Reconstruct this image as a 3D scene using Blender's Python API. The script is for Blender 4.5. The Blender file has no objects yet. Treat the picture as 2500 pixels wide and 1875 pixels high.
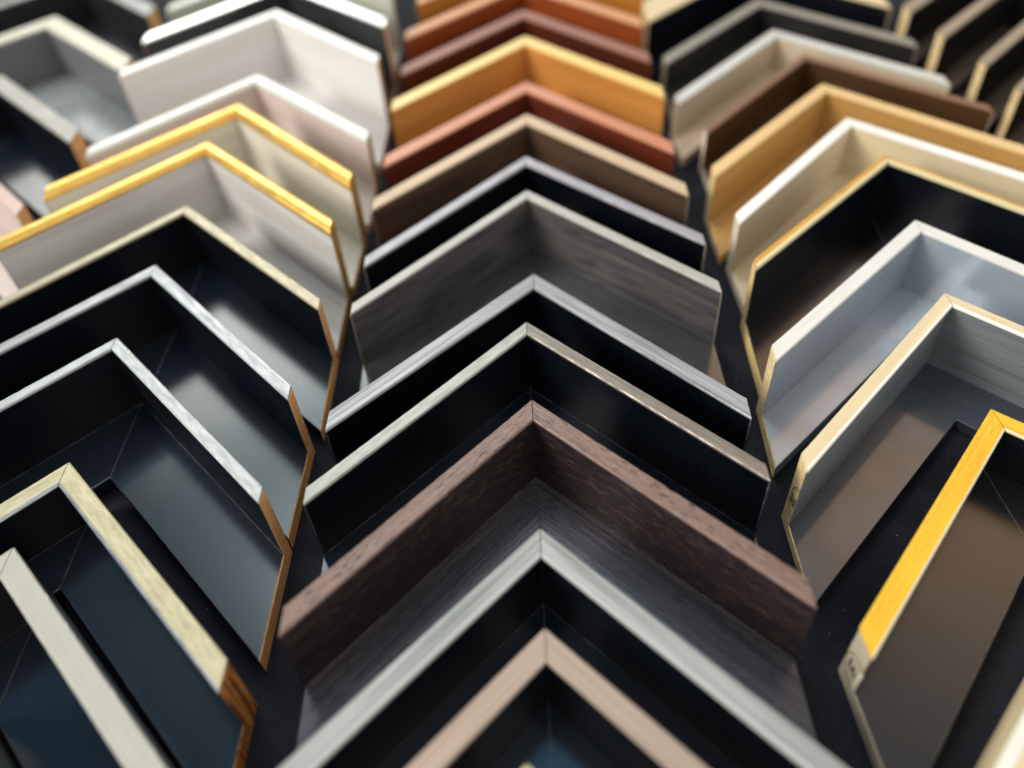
import bpy, bmesh, math, random
from mathutils import Vector, Matrix
random.seed(7)
sc = bpy.context.scene
C = sc.collection
K = 0.25                      # one working unit is 0.25 m
R2 = math.sqrt(2.0)

# ------------------------------------------------------------------ camera
def make_camera():
    yaw, pitch, roll = math.radians(-2.576), math.radians(46.238), math.radians(-4.611)
    fw = Vector((math.sin(yaw)*math.cos(pitch), math.cos(yaw)*math.cos(pitch), -math.sin(pitch)))
    rt = Vector((math.cos(yaw), -math.sin(yaw), 0)); up = rt.cross(fw)
    r2 = rt*math.cos(roll) + up*math.sin(roll); u2 = r2.cross(fw)
    cd = bpy.data.cameras.new('camera'); co = bpy.data.objects.new('camera', cd); C.objects.link(co)
    m = Matrix((r2, u2, -fw)).transposed().to_4x4(); m.translation = Vector((0, 0, 1.0*K))
    co.matrix_world = m
    cd.sensor_width = 36; cd.lens = 36*0.79687
    cd.clip_start = 0.005; cd.clip_end = 50
    cd.dof.use_dof = True; cd.dof.focus_distance = 1.17*K; cd.dof.aperture_fstop = 3.6
    cd.dof.aperture_blades = 0
    sc.camera = co
make_camera()

# ------------------------------------------------------------------ light of the showroom
def make_world():
    w = bpy.data.worlds.new('World'); sc.world = w; w.use_nodes = True
    nt = w.node_tree; nt.nodes.clear()
    out = nt.nodes.new('ShaderNodeOutputWorld'); bg = nt.nodes.new('ShaderNodeBackground')
    tc = nt.nodes.new('ShaderNodeTexCoord'); sx = nt.nodes.new('ShaderNodeSeparateXYZ')
    nt.links.new(tc.outputs['Generated'], sx.inputs[0])
    def mr(sock, a, b):
        n = nt.nodes.new('ShaderNodeMapRange'); n.interpolation_type = 'SMOOTHSTEP'
        n.inputs[1].default_value = a; n.inputs[2].default_value = b
        nt.links.new(sock, n.inputs[0]); return n.outputs[0]
    def mixc(fac, a, b):
        n = nt.nodes.new('ShaderNodeMix'); n.data_type = 'RGBA'
        nt.links.new(fac, n.inputs[0])
        for s, v in ((6, a), (7, b)):
            if isinstance(v, tuple): n.inputs[s].default_value = (*v, 1)
            else: nt.links.new(v, n.inputs[s])
        return n.outputs[2]
    X, Y, Z = sx.outputs[0], sx.outputs[1], sx.outputs[2]
    def ma(op, a, b):
        n = nt.nodes.new('ShaderNodeMath'); n.operation = op
        for k, v in ((0, a), (1, b)):
            if isinstance(v, (int, float)): n.inputs[k].default_value = v
            else: nt.links.new(v, n.inputs[k])
        return n.outputs[0]
    def patch(col, d, r0, r1, c):          # soft patch of brightness added in that direction for the reflections
        v = Vector(d).normalized()
        n = nt.nodes.new('ShaderNodeVectorMath'); n.operation = 'DOT_PRODUCT'
        nt.links.new(tc.outputs['Generated'], n.inputs[0]); n.inputs[1].default_value = v
        f = mr(n.outputs['Value'], math.cos(math.radians(r1)), math.cos(math.radians(r0)))
        return mixc(f, col, c)
    # dim blue ceiling ahead, with a lit strip of ceiling at left and a brown and blue tint added at right for the ledge reflections
    ahead = (0.065, 0.13, 0.19)
    lite = mixc(mr(Y, 0.42, 0.70), (0.62, 0.78, 0.84), (1.45, 1.85, 1.88))
    strip = ma('MULTIPLY', ma('MULTIPLY', mr(X, -0.47, -0.33), mr(X, -0.12, -0.24)), mr(Y, 0.34, 0.46))
    col = mixc(strip, ahead, lite)
    F = ma('ADD', Z, ma('ADD', ma('MULTIPLY', X, 0.77), ma('MULTIPLY', Y, 1.056)))
    right_tint = mixc(mr(F, 1.50, 1.615), (0.26, 0.27, 0.28), (1.3, 0.82, 0.46))
    right_tint = mixc(mr(F, 1.628, 1.642), right_tint, (0.62, 0.86, 1.25))
    col = mixc(ma('MULTIPLY', mr(X, 0.08, 0.22), mr(Y, 0.10, 0.30)), col, right_tint)
    col = patch(col, (0.00, 0.80, 0.60), 4, 14, (0.50, 0.64, 0.78))
    col = patch(col, (0.00, 0.24, 0.97), 3, 13, (0.22, 0.46, 0.72))
    col = patch(col, (-0.37, 0.87, 0.36), 5, 13, (3.6, 3.6, 3.3))     # far shop window, low ahead at left
    room = mixc(mr(X, -0.2, 0.9), (0.50, 0.49, 0.48), (0.95, 0.90, 0.84))     # the lit room behind and to the right
    col = mixc(mr(Y, 0.12, -0.15), col, room)
    nt.links.new(col, bg.inputs[0]); bg.inputs[1].default_value = 1.0
    nt.links.new(bg.outputs[0], out.inputs[0])
make_world()

def area(name, loc, target, size, size_y, power, color):
    ld = bpy.data.lights.new(name, 'AREA'); ld.shape = 'RECTANGLE'
    ld.size = size*K; ld.size_y = size_y*K; ld.energy = power; ld.color = color
    o = bpy.data.objects.new(name, ld); C.objects.link(o)
    o.location = Vector(loc)*K
    o.rotation_euler = (Vector(target)-Vector(loc)).to_track_quat('-Z', 'Y').to_euler()
area('ceiling_light', (-2.4, 8.0, 4.8), (0, 1.2, 0), 6.5, 3.4, 12, (1.0, 0.97, 0.90))
area('ceiling_panel', (-1.0, 5.0, 7.5), (0, 1.2, 0), 4.0, 2.5, 4, (0.86, 0.95, 1.0))
area('window_light', (-6.6, -1.0, 4.3), (0, 1.5, 0), 3.8, 3.2, 28, (1.0, 0.96, 0.90))

sc.view_settings.view_transform = 'Standard'; sc.view_settings.look = 'None'
sc.view_settings.gamma = 1; sc.view_settings.use_curve_mapping = False
sc.view_settings.exposure = 0.5
sc.cycles.use_denoising = True
sc.cycles.max_bounces = 8

# ------------------------------------------------------------------ materials
def lin(h):
    h = h.lstrip('#'); o = []
    for i in (0, 2, 4):
        c = int(h[i:i+2], 16)/255
        o.append(c/12.92 if c <= 0.04045 else ((c+0.055)/1.055)**2.4)
    return tuple(o)
def mul(c, k): return tuple(min(1, x*k) for x in c)

class NT:
    def __init__(s, name):
        s.m = bpy.data.materials.new(name); s.m.use_nodes = True; s.t = s.m.node_tree
        s.b = s.t.nodes['Principled BSDF']
        s.uv = s.t.nodes.new('ShaderNodeUVMap').outputs[0]
        oi = s.t.nodes.new('ShaderNodeObjectInfo')
        cb = s.t.nodes.new('ShaderNodeCombineXYZ')
        mm = s.math('MULTIPLY', oi.outputs['Random'], 37.0)
        s.l(mm, cb.inputs[2]); s.l(mm, cb.inputs[0])
        s.off = cb.outputs[0]
    def l(s, a, b): s.t.links.new(a, b)
    def math(s, op, a, b=None):
        n = s.t.nodes.new('ShaderNodeMath'); n.operation = op
        for i, v in ((0, a), (1, b)):
            if v is None: continue
            if isinstance(v, (int, float)): n.inputs[i].default_value = v
            else: s.l(v, n.inputs[i])
        return n.outputs[0]
    def noise(s, su, sv, detail=3, rough=0.55, dist=0.0):
        mp = s.t.nodes.new('ShaderNodeVectorMath'); mp.operation = 'MULTIPLY'
        s.l(s.uv, mp.inputs[0]); mp.inputs[1].default_value = (su, sv, 1)
        ad = s.t.nodes.new('ShaderNodeVectorMath'); ad.operation = 'ADD'
        s.l(mp.outputs[0], ad.inputs[0]); s.l(s.off, ad.inputs[1])
        n = s.t.nodes.new('ShaderNodeTexNoise'); n.inputs['Scale'].default_value = 1
        n.inputs['Detail'].default_value = detail; n.inputs['Roughness'].default_value = rough
        n.inputs['Distortion'].default_value = dist
        s.l(ad.outputs[0], n.inputs['Vector']); return n.outputs[0]
    def ramp(s, v, a, b, lo=0.0, hi=1.0):
        n = s.t.nodes.new('ShaderNodeMapRange'); n.interpolation_type = 'SMOOTHSTEP'
        n.inputs[1].default_value = a; n.inputs[2].default_value = b
        n.inputs[3].default_value = lo; n.inputs[4].default_value = hi
        s.l(v, n.inputs[0]); return n.outputs[0]
    def mix(s, f, a, b):
        n = s.t.nodes.new('ShaderNodeMix'); n.data_type = 'RGBA'
        s.l(f, n.inputs[0])
        for i, v in ((6, a), (7, b)):
            if isinstance(v, tuple): n.inputs[i].default_value = (*v, 1)
            else: s.l(v, n.inputs[i])
        return n.outputs[2]
    def bump(s, h, strength, dist):
        n = s.t.nodes.new('ShaderNodeBump'); n.inputs['Strength'].default_value = strength
        n.inputs['Distance'].default_value = dist; s.l(h, n.inputs['Height'])
        s.l(n.outputs[0], s.b.inputs['Normal'])
    def edge_wear(s, col, wear, amount):
        """light rubbed line where the finish has worn off the arrises"""
        bv = s.t.nodes.new('ShaderNodeBevel'); bv.samples = 4; bv.inputs[0].default_value = 0.0005
        ge = s.t.nodes.new('ShaderNodeNewGeometry')
        dt = s.t.nodes.new('ShaderNodeVectorMath'); dt.operation = 'DOT_PRODUCT'
        s.l(bv.outputs[0], dt.inputs[0]); s.l(ge.outputs['Normal'], dt.inputs[1])
        f = s.ramp(dt.outputs['Value'], 0.97, 0.80)
        f = s.math('MULTIPLY', f, s.ramp(s.noise(160, 900, 4), 0.35, 0.65, 0.15*amount, amount))
        return s.mix(f, col, wear)

_cache = {}
def m_black(tint='#0b1521', rough=0.17, spec=0.9):
    k = ('black', tint, rough, spec)
    if k in _cache: return _cache[k]
    n = NT('satin_black_lacquer')
    c = lin(tint)
    col = n.mix(n.ramp(n.noise(40, 55, 4), 0.3, 0.7), mul(c, 0.85), mul(c, 1.2))
    speck = n.ramp(n.noise(2600, 2600, 2, 0.5), 0.775, 0.81)
    col = n.mix(speck, col, (0.24, 0.25, 0.27))
    dust = n.ramp(n.noise(1500, 1900, 5, 0.75), 0.42, 0.75)
    dust = n.math('MULTIPLY', dust, n.ramp(n.noise(35, 45, 3), 0.35, 0.7))
    col = n.mix(n.math('MULTIPLY', dust, 0.16), col, (0.06, 0.075, 0.09))
    scr = n.ramp(n.noise(90, 4200, 2), 0.76, 0.82)
    scr = n.math('MULTIPLY', scr, n.ramp(n.noise(60, 60, 2), 0.55, 0.7))
    col = n.mix(n.math('MULTIPLY', scr, 0.6), col, (0.16, 0.17, 0.18))
    col = n.edge_wear(col, (0.34, 0.34, 0.35), 0.8)
    n.l(col, n.b.inputs['Base Color'])
    r = n.ramp(n.noise(50, 70, 5), 0.25, 0.75, rough-0.015, rough+0.02)
    n.l(r, n.b.inputs['Roughness']); n.b.inputs['Specular IOR Level'].default_value = spec
    n.bump(n.noise(2600, 2600, 4, 0.7), 0.14, 0.00004)
    _cache[k] = n.m; return n.m

def m_wood(name, base, dark, grain=0.6, rough=0.45, pores=0.0, pore_col=None, spec=0.4, scale=1.0, wear=None, broad=0.3, swirl=0.8):
    k = ('wood', name, base, dark, grain, rough, pores, scale)
    if k in _cache: return _cache[k]
    n = NT(name); b, d = lin(base), lin(dark)
    g = n.noise(22*scale, 900*scale, 5, 0.6, 0.4)
    g2 = n.noise(9*scale*(3 if swirl > 1 else 1), 150*scale, 3, 0.5, swirl)
    f = n.math('ADD', n.math('MULTIPLY', n.ramp(g, 0.3, 0.72), grain), n.math('MULTIPLY', n.ramp(g2, 0.35, 0.7), broad))
    f = n.math('MINIMUM', f, 1.0)
    col = n.mix(f, b, d)
    if pores > 0:
        p = n.ramp(n.noise(230*scale, 3000*scale, 1, 0.4), 0.585, 0.635)
        p = n.math('MULTIPLY', p, n.ramp(n.noise(60, 220, 2), 0.32, 0.52))
        col = n.mix(n.math('MULTIPLY', p, pores), col, lin(pore_col or dark))
        n.bump(n.math('SUBTRACT', g, n.math('MULTIPLY', p, 1.5)), 0.22, 0.00008)
    else:
        n.bump(g, 0.25, 0.00006)
    if wear: col = n.edge_wear(col, lin(wear), 0.6)
    n.l(col, n.b.inputs['Base Color'])
    n.l(n.ramp(g, 0.3, 0.7, rough-0.05, rough+0.1), n.b.inputs['Roughness'])
    n.b.inputs['Specular IOR Level'].default_value = spec
    _cache[k] = n.m; return n.m

def m_leaf(name, base, dark, metal=0.75, rough=0.36, brushed=0.5, mottle=0.35):
    """silver, champagne or gold leaf: metallic with brushed streaks and mottling"""
    k = ('leaf', name, base, dark, metal, rough, brushed)
    if k in _cache: return _cache[k]
    n = NT(name); b, d = lin(base), lin(dark)
    st = n.ramp(n.noise(30, 1500, 4), 0.3, 0.7)
    mo = n.ramp(n.noise(120, 520, 5, 0.7), 0.36, 0.68)
    f = n.math('MINIMUM', n.math('ADD', n.math('MULTIPLY', st, brushed), n.math('MULTIPLY', mo, mottle)), 1.0)
    n.l(n.mix(f, b, d), n.b.inputs['Base Color'])
    n.b.inputs['Metallic'].default_value = metal
    n.l(n.ramp(mo, 0, 1, rough-0.06, rough+0.12), n.b.inputs['Roughness'])
    n.bump(n.math('ADD', st, mo), 0.22, 0.00006)
    _cache[k] = n.m; return n.m

def m_paint(name, base, dark=None, rough=0.42, var=0.25, coat=0.0, metal=0.0):
    k = ('paint', name, base, rough)
    if k in _cache: return _cache[k]
    n = NT(name); b = lin(base); d = lin(dark) if dark else mul(b, 0.86)
    f = n.math('MULTIPLY', n.ramp(n.noise(45, 500, 5), 0.3, 0.7), var*2)
    n.l(n.mix(f, b, d), n.b.inputs['Base Color'])
    n.l(n.ramp(n.noise(80, 90, 4), 0.3, 0.7, rough-0.05, rough+0.08), n.b.inputs['Roughness'])
    n.bump(n.noise(60, 1100, 4), 0.15, 0.00006)
    n.b.inputs['Metallic'].default_value = metal
    n.b.inputs['Coat Weight'].default_value = coat; n.b.inputs['Coat Roughness'].default_value = 0.10; n.b.inputs['Coat IOR'].default_value = 1.6
    _cache[k] = n.m; return n.m

def m_cut(name, base, dark, rings=0.6, freq=1.0, upright=False):
    """raw sawn end of the moulding"""
    k = ('cut', name, base, dark, rings)
    if k in _cache: return _cache[k]
    n = NT(name); b, d = lin(base), lin(dark)
    r = n.ramp(n.noise(1300*freq, 60*freq, 2, 0.5, 0.4) if upright else n.noise(180*freq, 900*freq, 3, 0.5, 1.2), 0.40, 0.60)
    f2 = n.ramp(n.noise(3200, 3200, 3), 0.3, 0.7)
    f = n.math('MINIMUM', n.math('ADD', n.math('MULTIPLY', r, rings), n.math('MULTIPLY', f2, 0.22)), 1.0)
    n.l(n.mix(f, b, d), n.b.inputs['Base Color'])
    n.b.inputs['Roughness'].default_value = 0.75; n.b.inputs['Specular IOR Level'].default_value = 0.2
    n.bump(n.noise(2500, 2500, 3), 0.4, 0.0001)
    _cache[k] = n.m; return n.m

def m_felt():
    n = NT('black_loop_felt')
    f = n.ramp(n.noise(70, 70, 5), 0.3, 0.7)
    f2 = n.ramp(n.noise(2200, 2200, 3, 0.7), 0.35, 0.7)
    col = n.mix(f, (0.007, 0.008, 0.012), (0.013, 0.014, 0.020))
    col = n.mix(n.math('MULTIPLY', f2, 0.8), col, (0.030, 0.031, 0.040))
    lint = n.ramp(n.noise(750, 900, 1, 0.3), 0.80, 0.83)
    col = n.mix(lint, col, (0.28, 0.27, 0.26))
    n.l(col, n.b.inputs['Base Color'])
    n.b.inputs['Roughness'].default_value = 0.95; n.b.inputs['Specular IOR Level'].default_value = 0.12
    n.b.inputs['Sheen Weight'].default_value = 0.04; n.b.inputs['Sheen Roughness'].default_value = 0.4
    n.bump(n.noise(2600, 2600, 4, 0.7), 0.7, 0.0003)
    return n.m

# ------------------------------------------------------------------ mesh helpers
def link(o, parent=None):
    C.objects.link(o)
    if parent: o.parent = parent
    return o
def mesh_obj(name, verts, faces, uvs, mat, parent, smooth=False):
    me = bpy.data.meshes.new(name); me.from_pydata([tuple(v) for v in verts], [], faces)
    ul = me.uv_layers.new(name='UVMap')
    i = 0
    for fu in uvs:
        for uv in fu: ul.data[i].uv = uv; i += 1
    me.materials.append(mat)
    bm = bmesh.new(); bm.from_mesh(me); bmesh.ops.recalc_face_normals(bm, faces=bm.faces); bm.to_mesh(me); bm.free()
    if smooth:
        for p in me.polygons: p.use_smooth = True
    o = bpy.data.objects.new(name, me); return link(o, parent)

def arm_pt(s, u, n, z):       # u: distance across the board from the mitre, n: distance in from the outer face
    return (s*u*K, (-u - R2*n)*K, z*K)

def extrude(name, prof, s, u0, u1, mat, parent, smooth=False, segs=1, worn=None):
    """profile [(n,z)] swept along one leg; both ends cut square to the board's width (a 45 degree mitre)"""
    N = len(prof); verts = []; faces = []; uvs = []
    per = [0.0]
    for i in range(N):
        a, b = prof[i], prof[(i+1) % N]; per.append(per[-1] + math.hypot(a[0]-b[0], a[1]-b[1]))
    for j in range(segs+1):
        u = u0 + (u1-u0)*j/segs
        for q, (n, z) in enumerate(prof):
            if worn and 0 < j < segs:      # rubbed arrises and the odd nick, never leaving the plane of the face
                zt, mid, ln, lz, w8, nick = worn
                if abs(z-zt) < 1e-6: n += (1 if n < mid else -1)*(w8*random.random() + (nick[j] if n < mid else 0))
                elif 0 < zt-z < 0.003: z -= w8*random.random()
            verts.append(arm_pt(s, u, n, z))
    for j in range(segs):
        ua = (u0+(u1-u0)*j/segs)*R2*K; ub = (u0+(u1-u0)*(j+1)/segs)*R2*K
        for i in range(N):
            k = (i+1) % N
            faces.append((j*N+i, j*N+k, (j+1)*N+k, (j+1)*N+i))
            # mitred face: shift along the leg by the inset so the grain runs true
            oi, ok = prof[i][0]*K, prof[k][0]*K
            uvs.append([(ua+oi, per[i]*K), (ua+ok, per[i+1]*K), (ub+ok, per[i+1]*K), (ub+oi, per[i]*K)])
    for j, rev in ((0, True), (segs, False)):
        idx = [j*N+i for i in range(N)]; pu = [(n*K*R2, z*K) for (n, z) in prof]
        if rev: idx.reverse(); pu.reverse()
        faces.append(tuple(idx)); uvs.append(pu)
    return mesh_obj(name, verts, faces, uvs, mat, parent, smooth)

def rect(n0, n1, z0, z1, c=0.0010):
    return [(n0, z0), (n0, z1-c), (n0+c, z1), (n1-c, z1), (n1, z1-c), (n1, z0)]

def smooth_sides(o):
    for p in o.data.polygons:
        p.use_smooth = len(p.vertices) == 4
    o.data.set_sharp_from_angle(angle=math.radians(50))
G = 0.0006   # half width of the glued mitre joint
def build_sample(d):
    X, Y, h, t, b, w, ro = d['p']
    LL, LR = d.get('L', (0.30, 0.30))
    root = bpy.data.objects.new('frame_corner_sample', None); C.objects.link(root)
    root.empty_display_size = 0.01
    root.location = (X*K, Y*K, 0.0012*K); root.rotation_euler = (0, 0, ro)
    root['label'] = d['label']; root['category'] = 'frame sample'
    root['group'] = 'picture frame corner samples mounted on the board'
    cap = 0.0045
    for s, L in ((-1, LL), (1, LR)):
        uh = h - max(cap, (t/2+0.0015)*d.get('round', 0)) - 0.0002
        up = extrude('upright', rect(0, t, 0, uh, 0.0002), s, 0.00008, L, d['wall'], root)
        if 'wl' in d and s == -1: up['label'] = d['wl']
        r = d.get('round', 0)
        if r:
            pts = []; n0, n1 = -0.0015, t+0.0015; A = (n1-n0)/2; B = A*r
            pts = [(n0, h-cap-0.0015), (n0, h-cap)]
            for i in range(1, 20):
                a = math.pi*(1-i/20)
                pts.append(((n0+n1)/2 + A*math.cos(a), h-cap + B*math.sin(a)))
            pts += [(n1, h-cap), (n1, h-cap-0.0015)]
            # drop the crown so its top is at the measured height
            pts = [(n, z-(B-cap)) for n, z in pts]
            smooth_sides(extrude('top_face', pts, s, G, L, d['top'], up))
        else:
            tm = d['top'] if s == -1 or 'topR' not in d else d['topR']
            sg = 70
            nk = [random.uniform(.0008, .0022) if random.random() < 0.035 else 0 for _ in range(sg+1)]
            extrude('top_face', rect(-0.0004, t+0.0004, h-cap, h, 0.0014), s, G, L, tm, up, segs=sg, worn=(h, t/2, 0, 0, 0.0005, nk))
        if 'bead' in d:
            bw = d.get('bw', 0.004)
            extrude('inner_bead', [(t-bw, h-0.001), (t-bw, h+0.0006), (t+0.0006, h+0.0001), (t+0.0016, h-0.0008-bw*0.6), (t+0.0016, h-0.001-bw), (t-bw*0.2, h-0.001-bw)], s, G, L-0.0003, d['bead'], up)
        if 'stripe' in d:      # second tone along the outer side of the top
            extrude('outer_stripe', rect(-0.0008, t*0.42, h-0.002, h+0.0005, 0.0005), s, G, L-0.0003, d['stripe'], up)
        lm = d.get('ledge', d['wall'])
        extrude('ledge', rect(t-0.0006, w, 0, b, 0.0011), s, 0.00008, L-0.0004, lm, root)
        e = 0.0005; T = 0.0014
        ch = (uh if d.get('round') else h-cap) + 0.0005
        prof = [(e, e), (e, ch), (t-e, ch), (t-e, b-e), (w-e, b-e), (w-e, e)]
        ce = extrude('cut_end', prof, s, L-0.0002, L+T, d['cut'], root)
        if d.get('core') and s == -1:
            extrude('pale_inner_strip', [(t*.80, b+.001), (t*.80, h*.55), (t+.0012, h*.62), (t+.0012, b+.001)], s, L-0.0002, L+T+0.0006, COREM, ce)
        if d.get('stamp') and s == -1: stamp(ce, L+T+0.0003, t, h, d['stamp'])
    if d.get('seam'):
        for s, L in ((-1, LL), (1, LR)):       # glue and dust caught where the wall meets the ledge
            extrude('joint_line', [(t-0.0004, b-0.0006), (t-0.0004, b+0.0005), (t+0.0005, b+0.0001), (t+0.0006, b-0.0006)], s, 0.0012, L-0.001, LINE, root)
        for s in (1,):
            y0, y1 = -R2*t, -R2*w
            q = 0.00045; z = b+0.0004
            vs = [(-q*K, y0*K, z*K), (q*K, y0*K, z*K), (q*K, (y1+0.002)*K, z*K), (-q*K, (y1+0.002)*K, z*K)]
            vs += [(v[0], v[1], v[2]-0.0012*K) for v in vs]
            mesh_obj('mitre_seam', vs, [(0, 1, 2, 3), (4, 5, 6, 7), (0, 1, 5, 4), (1, 2, 6, 5), (2, 3, 7, 6), (3, 0, 4, 7)],
                     [[(0, 0), (0.0001, 0), (0.0001, .05), (0, .05)]]*6, SEAM, root)
    return root

def stamp(parent, u, t, h, kind):
    """oval inspection stamp with a capital E on the sawn end (left leg); y runs along -, z up"""
    zc = h*kind['zc']; nc = t*kind['nc']; verts = []; faces = []; uvs = []
    a, bb = kind['a'], kind['b']; N = 40; lw = 0.0011
    def P(n, z): return (-u*K, (-u-R2*n)*K, z*K)
    def okp(n, z): return -0.0 <= n <= t and z < h
    ring = []
    for i in range(N):
        th = 2*math.pi*i/N
        ring.append(((nc+a*math.cos(th), zc+bb*math.sin(th)), (nc+(a-lw*.7)*math.cos(th), zc+(bb-lw)*math.sin(th))))
    for i in range(N):
        p, q = ring[i], ring[(i+1) % N]
        if not all(okp(*x) for x in (p[0], p[1], q[0], q[1])): continue
        k = len(verts); verts += [P(*p[0]), P(*q[0]), P(*q[1]), P(*p[1])]; faces.append((k, k+1, k+2, k+3)); uvs.append([(0, 0)]*4)
    # letter E lying on its back: spine along the wall's thickness, arms pointing up
    n0, n1, zs, al, sw = t*kind['n0'], t*kind['n1'], h*kind['zs'], kind['al'], kind['sw']
    bars = [(n0, n1, zs, zs+sw*1.2)] + [(x, x+sw, zs+sw*1.2, zs+al*f) for x, f in ((n0, 1), ((n0+n1-sw)/2, .8), (n1-sw, 1))]
    for (x0, x1, z0, z1) in bars:
        k = len(verts); verts += [P(x0, z0), P(x1, z0), P(x1, z1), P(x0, z1)]; faces.append((k, k+1, k+2, k+3)); uvs.append([(0, 0)]*4)
    # give the ink a film thickness
    M = len(verts); verts += [(v[0]+0.0002*K, v[1], v[2]) for v in verts]
    nf = len(faces)
    for f in list(faces):
        faces.append(tuple(i+M for i in reversed(f))); uvs.append([(0, 0)]*4)
        for i in range(4):
            j = (i+1) % 4
            faces.append((f[i], f[j], f[j]+M, f[i]+M)); uvs.append([(0, 0)]*4)
    mesh_obj('ink_stamp', verts, faces, uvs, INK, parent)

# ------------------------------------------------------------------ the display board
def board():
    me = bpy.data.meshes.new('display_board'); bm = bmesh.new()
    bmesh.ops.create_cube(bm, size=1)
    for v in bm.verts: v.co = Vector((v.co.x*6.4, 1.6+v.co.y*6.0, -0.02+v.co.z*0.04))*K
    uvl = bm.loops.layers.uv.new('UVMap')
    for f in bm.faces:
        for l in f.loops: l[uvl].uv = (l.vert.co.x, l.vert.co.y + l.vert.co.z)
    bm.to_mesh(me); bm.free(); me.materials.append(m_felt())
    o = bpy.data.objects.new('display_board', me); C.objects.link(o); o['kind'] = 'structure'
board()

def m_line():
    n = NT('dust_in_joint'); f = n.ramp(n.noise(160, 40, 4, 0.7), 0.42, 0.72)
    n.l(n.mix(f, (0.006, 0.008, 0.012), (0.16, 0.17, 0.18)), n.b.inputs['Base Color']); n.b.inputs['Roughness'].default_value = 0.6; return n.m
def m_plain(name, c, rough=0.7):
    n = NT(name); n.l(n.mix(n.ramp(n.noise(500, 500, 2), .3, .7), mul(c, .8), c), n.b.inputs['Base Color'])
    n.b.inputs['Roughness'].default_value = rough; n.b.inputs['Specular IOR Level'].default_value = 0.1; return n.m
LINE = m_line(); COREM = m_paint('cream_core', '#e2d6b8', rough=.6)
SEAM = m_plain('dusty_joint', (0.07, 0.072, 0.078)); INK = m_plain('black_stamp_ink', (0.05, 0.045, 0.04))

BLK = m_black()
BLKW = m_black('#04070e', 0.32, 0.35)
CH_ = m_black('#1a1a1a', 0.42, 0.45)
MDF = m_cut('sawn_fibreboard', '#e0b27c', '#b5824a', 0.6)
PINE = m_cut('sawn_pine', '#e6cfa0', '#b89a68', 0.7)
GREYCUT = m_cut('sawn_poplar', '#b7a88d', '#8d7e66', 0.5)
PALECUT = m_cut('sawn_obeche', '#d9c89f', '#b19c72', 0.5)
DARKCUT = m_cut('dark_stained_end', '#3a3230', '#1c1817', 0.4)
REDCUT = m_cut('sawn_cedar', '#c98d4b', '#7a4218', 1.0, 0.6, True)
WHITECUT = m_cut('pale_sawn_end', '#ded3bd', '#b9a98c', 0.4)
REDDARK = m_cut('sawn_mahogany', '#7a4a30', '#4e2b1a', 0.5)

# each sample: p = (x, y of the outer corner, height, wall thickness, ledge thickness, ledge width, small turn)
S = []
def add(**k): S.append(k)

# ---- left column, nearest first
add(p=(-.690, .400, .120, .030, .021, .125, 0), wall=CH_, top=m_leaf('satin_silver_leaf', '#c6c4bb', '#a8a69c'), cut=MDF,
    label='charcoal frame corner at the bottom left edge, only its outer wall showing')
add(p=(-.690, .588, .1235, .031, .021, .128, -.002), wall=m_black('#15151a', .36, .5), top=m_leaf('champagne_silver_leaf', '#b5b2a6', '#9f9c91', .2, .40, .25, .25), cut=MDF, seam=1,
    ledge=BLK, label='black frame corner with smooth pale champagne face, cut by the lower left edge')
add(p=(-.667, .7265, .1242, .0274, .030, .104, -.012), wall=BLKW, ledge=BLK, top=m_leaf('distressed_cream_gold', '#c8c09e', '#938a6c', .15, .40, .25, .6), bead=m_leaf('thin_silver_line', '#cfd2d4', '#8c8f92', .8, .3), bw=.0022, cut=REDCUT, seam=1,
    label='black frame corner with distressed greenish cream gold face and striped orange wood end')
add(p=(-.6586, .9503, .1552, .0175, .029, .1269, -.0214), wall=BLKW, ledge=BLK, top=m_leaf('brushed_silver_leaf', '#b9bcba', '#8b8e8f', .2, .42, .3, .5), cut=MDF, seam=1,
    label='black frame corner with bright mottled silver face and orange end, left of the walnut one')
add(p=(-.6525, 1.1363, .1516, .0179, .0265, .1275, -.0271), wall=BLKW, ledge=BLK, top=m_leaf('brushed_silver_grey_leaf', '#aeb2b3', '#85898b', .2, .42, .3, .5), stripe=m_leaf('lavender_silver', '#a8a4a8', '#7c797e', .6, .4), cut=MDF,
    label='black frame corner with lavender striped silver face, second one in front of the gold pair')
add(p=(-.6518, 1.3309, .144, .0178, .0256, .1304, .0056), wall=BLKW, ledge=BLK, top=m_leaf('pale_gold_leaf', '#a9a083', '#837a64', .25, .4, .3, .3), cut=MDF,
    label='black frame corner with thin pale gold face directly in front of the gold rimmed pair')
WW = m_wood('pale_greige_wood', '#d3d1cd', '#b4aea5', .35, .42, spec=.35, broad=.55)
GOLD = m_leaf('bright_gold_leaf', '#efc468', '#cb9038', .85, .36, .25, .25)
add(p=(-.6462, 1.5189, .1761, .0280, .021, .130, -.0063), wall=WW, top=GOLD, round=.75, cut=m_cut('sawn_tan_end', '#a5834f', '#7c5c33', .4),
    label='whitewashed wood frame corner with narrow rounded gold rim, nearer of the gold rimmed pair')
add(p=(-.625, 1.7005, .165, .0340, .021, .128, -.035), wall=m_wood('cream_washed_wood', '#d6d1c2', '#b8b09c', .25, .4, broad=.3), top=GOLD, round=.8, cut=m_cut('sawn_tan_end', '#a5834f', '#7c5c33', .4),
    label='cream frame corner with thick rounded gold rim, farther of the gold rimmed pair')
add(p=(-.6308, 1.8963, .1365, .0300, .021, .130, -.006), wall=m_wood('blush_washed_wood', '#cdbfb8', '#b09f95', .3, .42, broad=.4), top=m_leaf('white_silver_leaf', '#d9d9cf', '#c0c0b5', .15, .32, .2, .2), round=.5, cut=m_cut('sawn_tan_end', '#a5834f', '#7c5c33', .4),
    label='pinkish washed frame corner with rounded white rim, just behind the gold rimmed pair')
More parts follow.
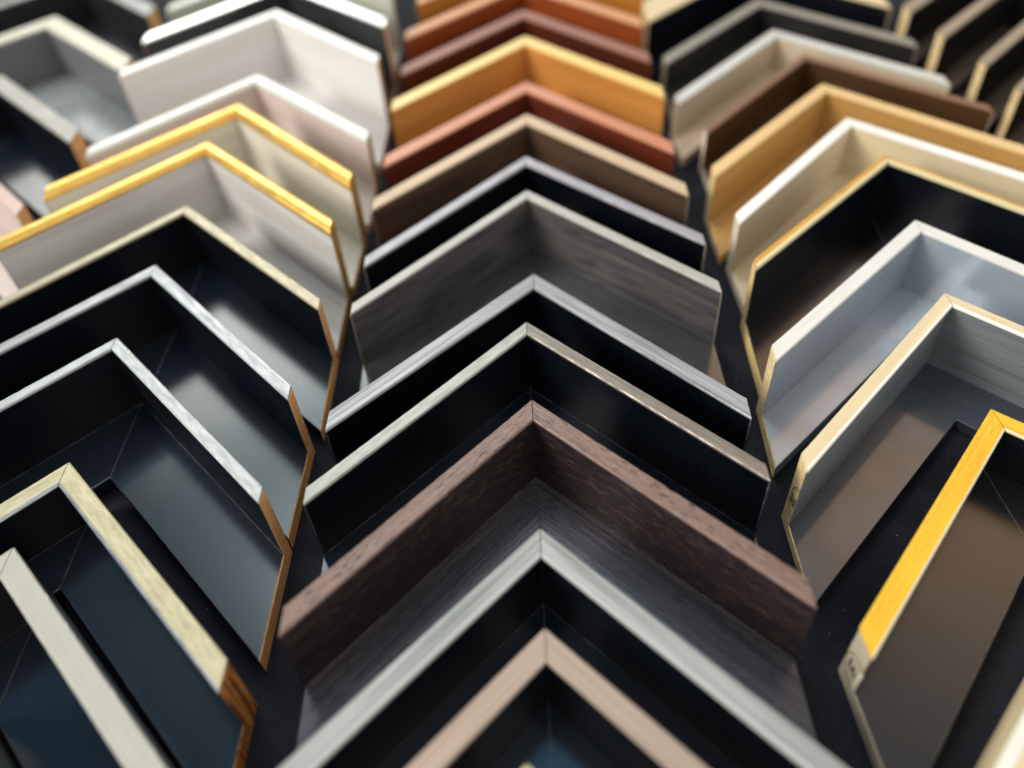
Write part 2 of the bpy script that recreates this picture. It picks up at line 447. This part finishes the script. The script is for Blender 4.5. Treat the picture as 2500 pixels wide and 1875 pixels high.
add(p=(-.6252, 2.1582, .1798, .0270, .021, .150, -.0131), wall=m_wood('pearl_washed_wood', '#dedcd9', '#c6c1bb', .25, .38, broad=.35), top=m_paint('pearl_white_paint', '#e0e0d8', rough=.3), cut=m_cut('sawn_tan_end', '#a5834f', '#7c5c33', .4),
    label='very tall pearl white frame corner, the broad pale one in the upper left')
add(p=(-.6346, 2.365, .1765, .0358, .021, .115, .005), wall=m_black('#2b2c2e', .35, .5), top=m_leaf('polished_white_silver', '#f0f0ea', '#e4e4dc', .9, .2, .1, .05), cut=MDF,
    label='dark grey frame corner with shiny white silver face glaring at the top left')
add(p=(-.640, 2.575, .165, .030, .021, .13, 0), wall=m_paint('pale_sage_paint', '#c6c8ba'), top=m_paint('pale_sage_paint', '#c6c8ba'), cut=WHITECUT,
    label='pale grey green frame corner at the top edge, left of the orange brown ones')
# ---- middle column, nearest first
add(p=(-.0293, .2954, .130, .024, .021, .12, 0), wall=BLKW, ledge=BLK, top=m_leaf('pale_gold_tip', '#ded6a8', '#b5ac80', .4, .4), cut=DARKCUT,
    label='frame corner of which only a tiny pale yellow tip shows at the bottom edge')
add(p=(-.0049, .4401, .1355, .0278, .0214, .095, .0001), wall=BLKW, ledge=BLK, top=m_wood('blush_beige_wood', '#ad9b8b', '#8b7a6b', .55, .5, broad=.35), cut=DARKCUT,
    label='black frame corner with blush beige wood face, nearest large one at the bottom centre')
add(p=(-.0054, .5709, .1411, .027, .0209, .085, -.0029), wall=BLKW, ledge=BLK, top=m_wood('silvered_limed_wood', '#b7b9b6', '#6f726f', .75, .38, scale=.7, broad=.4), cut=DARKCUT, seam=1, bead=m_paint('soft_white_bead', '#b0b2ae'), bw=.0035,
    label='black frame corner with whitish limed wood face, between the blush beige and the walnut corner')
add(p=(-.0088, .7729, .158, .0261, .029, .128, .0164), wall=m_wood('espresso_walnut', '#2e2223', '#1a1416', .7, .40, .55, '#65544c', .45), ledge=m_wood('espresso_walnut_ledge', '#5b555c', '#302c33', .9, .30, .8, '#0a090b', .8),
    top=m_wood('brown_walnut_face', '#876e62', '#644e45', .5, .42, 1.0, '#261814', .45), cut=DARKCUT, seam=1,
    label='espresso brown walnut frame corner with pinkish brown pored face in the middle of the picture')
add(p=(-.0123, .9497, .1455, .0195, .0229, .115, .0082), wall=BLKW, ledge=BLK, top=m_leaf('champagne_silver', '#a8a69e', '#7f7d76', .3, .38, .45, .35), topR=m_leaf('champagne_silver_shaded', '#8d857a', '#625b53', .35, .38, .7, .3), cut=DARKCUT, seam=1,  # right leg: same face in a darker colour, its shade painted in
    label='black frame corner with champagne silver face immediately behind the walnut corner')
add(p=(.0024, 1.0898, .1285, .0269, .021, .090, -.022), wall=BLKW, top=m_wood('brushed_silver_grain', '#b2b3b5', '#6c6e71', .9, .32, scale=.8, broad=.3), cut=DARKCUT,
    label='black frame corner with coarse brushed silver grey face, second behind the walnut corner')
add(p=(-.0026, 1.3324, .1354, .019, .0184, .130, .016), wall=m_wood('dark_grey_washed_wood', '#5a5757', '#353334', .35, .45, broad=.75, scale=.45, swirl=3.0), ledge=m_paint('dark_grey_ledge', '#4b4c50', '#35363a', .2, .3, 1.0, .25),
    top=m_paint('warm_silver_top', '#a3a097', rough=.35), cut=GREYCUT, seam=0,
    label='dark grey washed wood frame corner with swirly grain and thin beige silver face')
add(p=(-.002, 1.4821, .118, .0215, .021, .100, .022), wall=BLKW, top=m_leaf('grey_lavender_leaf', '#9b989c', '#807d84', .2, .4, .3, .3), cut=GREYCUT,
    label='black frame corner with plain grey lavender face, behind the swirly grey wood corner')
add(p=(.0049, 1.6584, .1167, .0290, .021, .118, -.0134), wall=m_wood('dark_umber_wood', '#5a4536', '#38291f', .4, .42, broad=.5), top=m_wood('sand_top', '#c4aa8b', '#a68e73', .3, .42, broad=.2), cut=GREYCUT,
    label='umber brown frame corner with sand beige face in the middle column')
add(p=(.0076, 1.8423, .100, .0330, .021, .122, -.0151), wall=m_wood('red_mahogany', '#6b2f1c', '#3f170e', .4, .38, broad=.4), top=m_wood('copper_salmon_top', '#c27e5c', '#a56346', .3, .36, broad=.2), cut=REDDARK,
    label='deep red mahogany frame corner with copper salmon face')
add(p=(.0108, 2.0314, .1269, .0340, .021, .125, -.0135), wall=m_wood('honey_wood', '#cb8f48', '#ab6c2c', .35, .38, broad=.4), top=m_wood('bright_golden_top', '#ecc878', '#d3a853', .2, .3, broad=.2), cut=m_cut('honey_end', '#c48a45', '#8f5d2a'),
    label='honey orange wood frame corner with bright yellow gold face')
add(p=(.0105, 2.2459, .1055, .0350, .021, .12, -.0128), wall=m_wood('dark_mahogany', '#54230f', '#2e100a', .4, .4, broad=.4), top=m_wood('dusty_rose_brown', '#93614e', '#7b4b3c', .3, .4, broad=.2), cut=REDDARK,
    label='dark mahogany frame corner with dusty rose brown face behind the yellow gold one')
add(p=(.0112, 2.4132, .1213, .0360, .021, .11, -.0156), wall=m_wood('chestnut_wood', '#96491f', '#6b2b11', .4, .38, broad=.4), top=m_wood('tan_copper', '#cf9566', '#b67a4c', .3, .36, broad=.2), cut=REDDARK,
    label='chestnut red frame corner with tan copper face near the top centre')
add(p=(.0269, 2.560, .1491, .0306, .021, .10, .0142), wall=m_wood('amber_wood', '#b87830', '#8d5218', .4, .36, broad=.4), top=m_wood('amber_tan', '#cf9c62', '#b27f45', .3, .36), cut=m_cut('honey_end', '#c48a45', '#8f5d2a'),
    label='amber brown frame corner cut off by the top edge, centre column')
# ---- right column, nearest first
add(p=(.6682, .515, .131, .030, .021, .13, .0086), wall=m_wood('blond_wood', '#dcc9a0', '#c0a877', .3, .45), top=m_wood('blond_wood', '#dcc9a0', '#c0a877', .3, .45), stripe=m_paint('white_edge_line', '#e2e0d2'), cut=PINE,
    label='blond wood frame corner with pale edge at the bottom right corner of the picture')
add(p=(.636, .7593, .1084, .0265, .0229, .130, .0657), wall=BLKW, ledge=m_black('#1c1a19', .22, 1.0), top=m_wood('amber_yellow_stain', '#efc136', '#dca425', .6, .40, .3, '#9a5a0a', .35, broad=.35), bead=m_paint('cream_inner_line', '#e5dcc0'), bw=.0012, cut=m_cut('grey_filled_end', '#bdb29a', '#9a8f78', .3),
    stamp=dict(zc=.42, nc=.62, a=.016, b=.025, n0=.27, n1=.86, zs=.37, al=.016, sw=.0028), core=1,
    label='black frame corner with amber yellow face and a stamped E on its end')
add(p=(.6394, .9701, .1432, .0201, .018, .108, .0065), wall=m_wood('dark_slate_wood', '#7d8488', '#565c5f', .45, .30, broad=.4), ledge=m_paint('slate_lacquer_ledge', '#3b434d', '#30363e', .3, .25, 1.0), top=m_wood('cream_maple', '#dccba6', '#c4ab80', .3, .4, broad=.25), bead=m_paint('white_inner_line', '#eeeae0'), bw=.0026, cut=PINE,
    stamp=dict(zc=.46, nc=.85, a=.0125, b=.030, n0=.38, n1=.93, zs=.40, al=.018, sw=.0024),
    label='slate grey frame corner with cream maple face and chipped pine end stamped E')
add(p=(.6611, 1.1621, .1436, .0235, .024, .0968, -.0367), wall=m_paint('silver_grey_paint', '#aab4be', '#98a2ac', .30, .12, .8, .25), ledge=m_paint('silver_grey_paint', '#aab4be', '#98a2ac', .30, .12, .8, .25), top=m_paint('soft_white_paint', '#dad8d2', '#c4c2bb', .36), cut=PINE,
    label='silver grey painted frame corner with soft white face behind the cream maple one')
add(p=(.6735, 1.3636, .1484, .0153, .026, .1214, -.0261), wall=BLKW, ledge=m_black('#0c0a09', .2, .9), top=m_leaf('thin_gold_edge', '#dcb45c', '#b58a3a', .6, .36), bead=m_paint('cream_lip', '#dccfa0'), bw=.005, cut=m_cut('yellow_pine_end', '#e3c98c', '#c09e5c', .4),
    label='black frame corner with very thin gold and cream face in the right column')
add(p=(.6592, 1.5409, .1301, .0230, .021, .100, .0375), wall=m_wood('natural_blond_wood', '#e2d2b0', '#cdb88f', .25, .42, broad=.35), top=m_paint('clean_white_paint', '#eeece2', '#dddad0', .38), cut=WHITECUT,
    label='blond wood frame corner with clean white face behind the thin gold edged one')
add(p=(.6548, 1.7035, .1238, .0270, .021, .108, .0154), wall=m_wood('light_oak', '#bd9455', '#98703a', .3, .42, broad=.35), top=m_wood('light_oak_top', '#dcbb83', '#c4a067', .25, .42), cut=m_cut('oak_end', '#dcc193', '#b89462', .4),
    label='light oak frame corner, oak inside and on its face')
add(p=(.6671, 1.8928, .1037, .0180, .021, .118, .040), wall=m_wood('cocoa_wood', '#4c3218', '#332010', .35, .42, broad=.4), top=m_wood('cocoa_top', '#84614a', '#6a4c39', .3, .42), cut=WHITECUT, L=(.30, .30),
    label='cocoa brown frame corner with narrow brown face behind the light oak one')
add(p=(.6292, 2.0377, .1021, .0290, .021, .095, .0302), wall=m_wood('sand_washed_wood', '#cbbaa0', '#b09d82', .25, .42, broad=.4), top=m_paint('greyish_white_paint', '#c9c8c0', '#b5b4ab', .38), cut=WHITECUT,
    label='sand coloured frame corner with greyish white face behind the cocoa brown one')
add(p=(.6403, 2.256, .092, .0290, .021, .125, .0193), wall=m_black('#1a1916', .42, .4), top=m_paint('taupe_grey_paint', '#8f8a7e', '#7b766b', .42), cut=GREYCUT,
    label='black frame corner with taupe grey face near the top right')
add(p=(.6273, 2.500, .1251, .0900, .021, .14, -.0079), wall=BLKW, top=m_wood('broad_cream_top', '#d6c29a', '#bfa77a', .2, .42), cut=PINE,
    label='black frame corner with broad cream face cut off by the top edge')
add(p=(.630, 2.72, .13, .030, .021, .12, 0), wall=m_wood('blond_wood', '#dcc9a0', '#c0a877', .3, .45), top=m_wood('blond_wood', '#dcc9a0', '#c0a877', .3, .45), cut=PINE,
    label='blond frame corner at the very top edge above the broad cream one')
# ---- far left column
add(p=(-1.290, 1.674, .1387, .027, .021, .13, .002), wall=m_wood('blush_washed_wood', '#cdbfb8', '#b09f95', .3, .42, broad=.4), top=m_paint('blush_white_top', '#b89e92', '#c0a497', .4), cut=MDF,
    label='pinkish white frame corner peeping in at the left edge below the two black ones')
add(p=(-1.288, 1.965, .1388, .042, .021, .165, .0086), wall=BLKW, ledge=BLK, top=m_paint('warm_grey_top', '#8f8b82', '#807c74', .4), cut=MDF,
    label='black frame corner with warm grey face at the left edge, beside the rounded white rim')
add(p=(-1.268, 2.288, .150, .052, .021, .185, .0067), wall=m_paint('steel_grey_paint', '#6d7072', '#57595b', .34), ledge=m_paint('pale_steel_paint', '#8d9294', '#7a7e80', .28), top=m_paint('warm_cream_top', '#b5b09d', '#a59f8c', .42), cut=MDF,
    label='steel grey frame corner with wide warm cream face in the upper left')
add(p=(-1.307, 2.640, .1412, .050, .021, .19, -.0081), wall=m_black('#1c1a1e', .4, .5), top=m_paint('mauve_grey_top', '#666261', '#55514f', .4), cut=MDF,
    label='black frame corner with mauve grey face and orange end at the top left edge')
# ---- far right column
TT = m_wood('taupe_wood_top', '#978873', '#7f705d', .3, .42)
for (x, y, h, t, ro, lab, top) in (
    (1.3189, 1.9083, .1425, .0200, .0108, 'black frame corner with pale pinkish end at the right edge beside the light oak corner', TT),
    (1.3034, 2.0423, .1405, .0253, .0054, 'black frame corner with taupe face, its pale end just behind the cocoa brown corner', TT),
    (1.2772, 2.1995, .1372, .0290, -.0072, 'black frame corner with brownish taupe face at upper right, between two like it', TT),
    (1.2571, 2.3597, .1348, .0350, -.0136, 'black frame corner with pale yellow end at top right beside the taupe grey corner', TT)):
    add(p=(x, y, h, t, .021, .078, ro), wall=m_black('#14110c', .45, .4), ledge=m_black('#4a4232', .5, .4), top=top, cut=PINE, label=lab)
add(p=(1.325, 1.75, .14, .022, .021, .09, 0), wall=BLKW, top=TT, cut=PINE, label='lowest black frame corner of the far right column, at the right edge')

for d in S: build_sample(d)
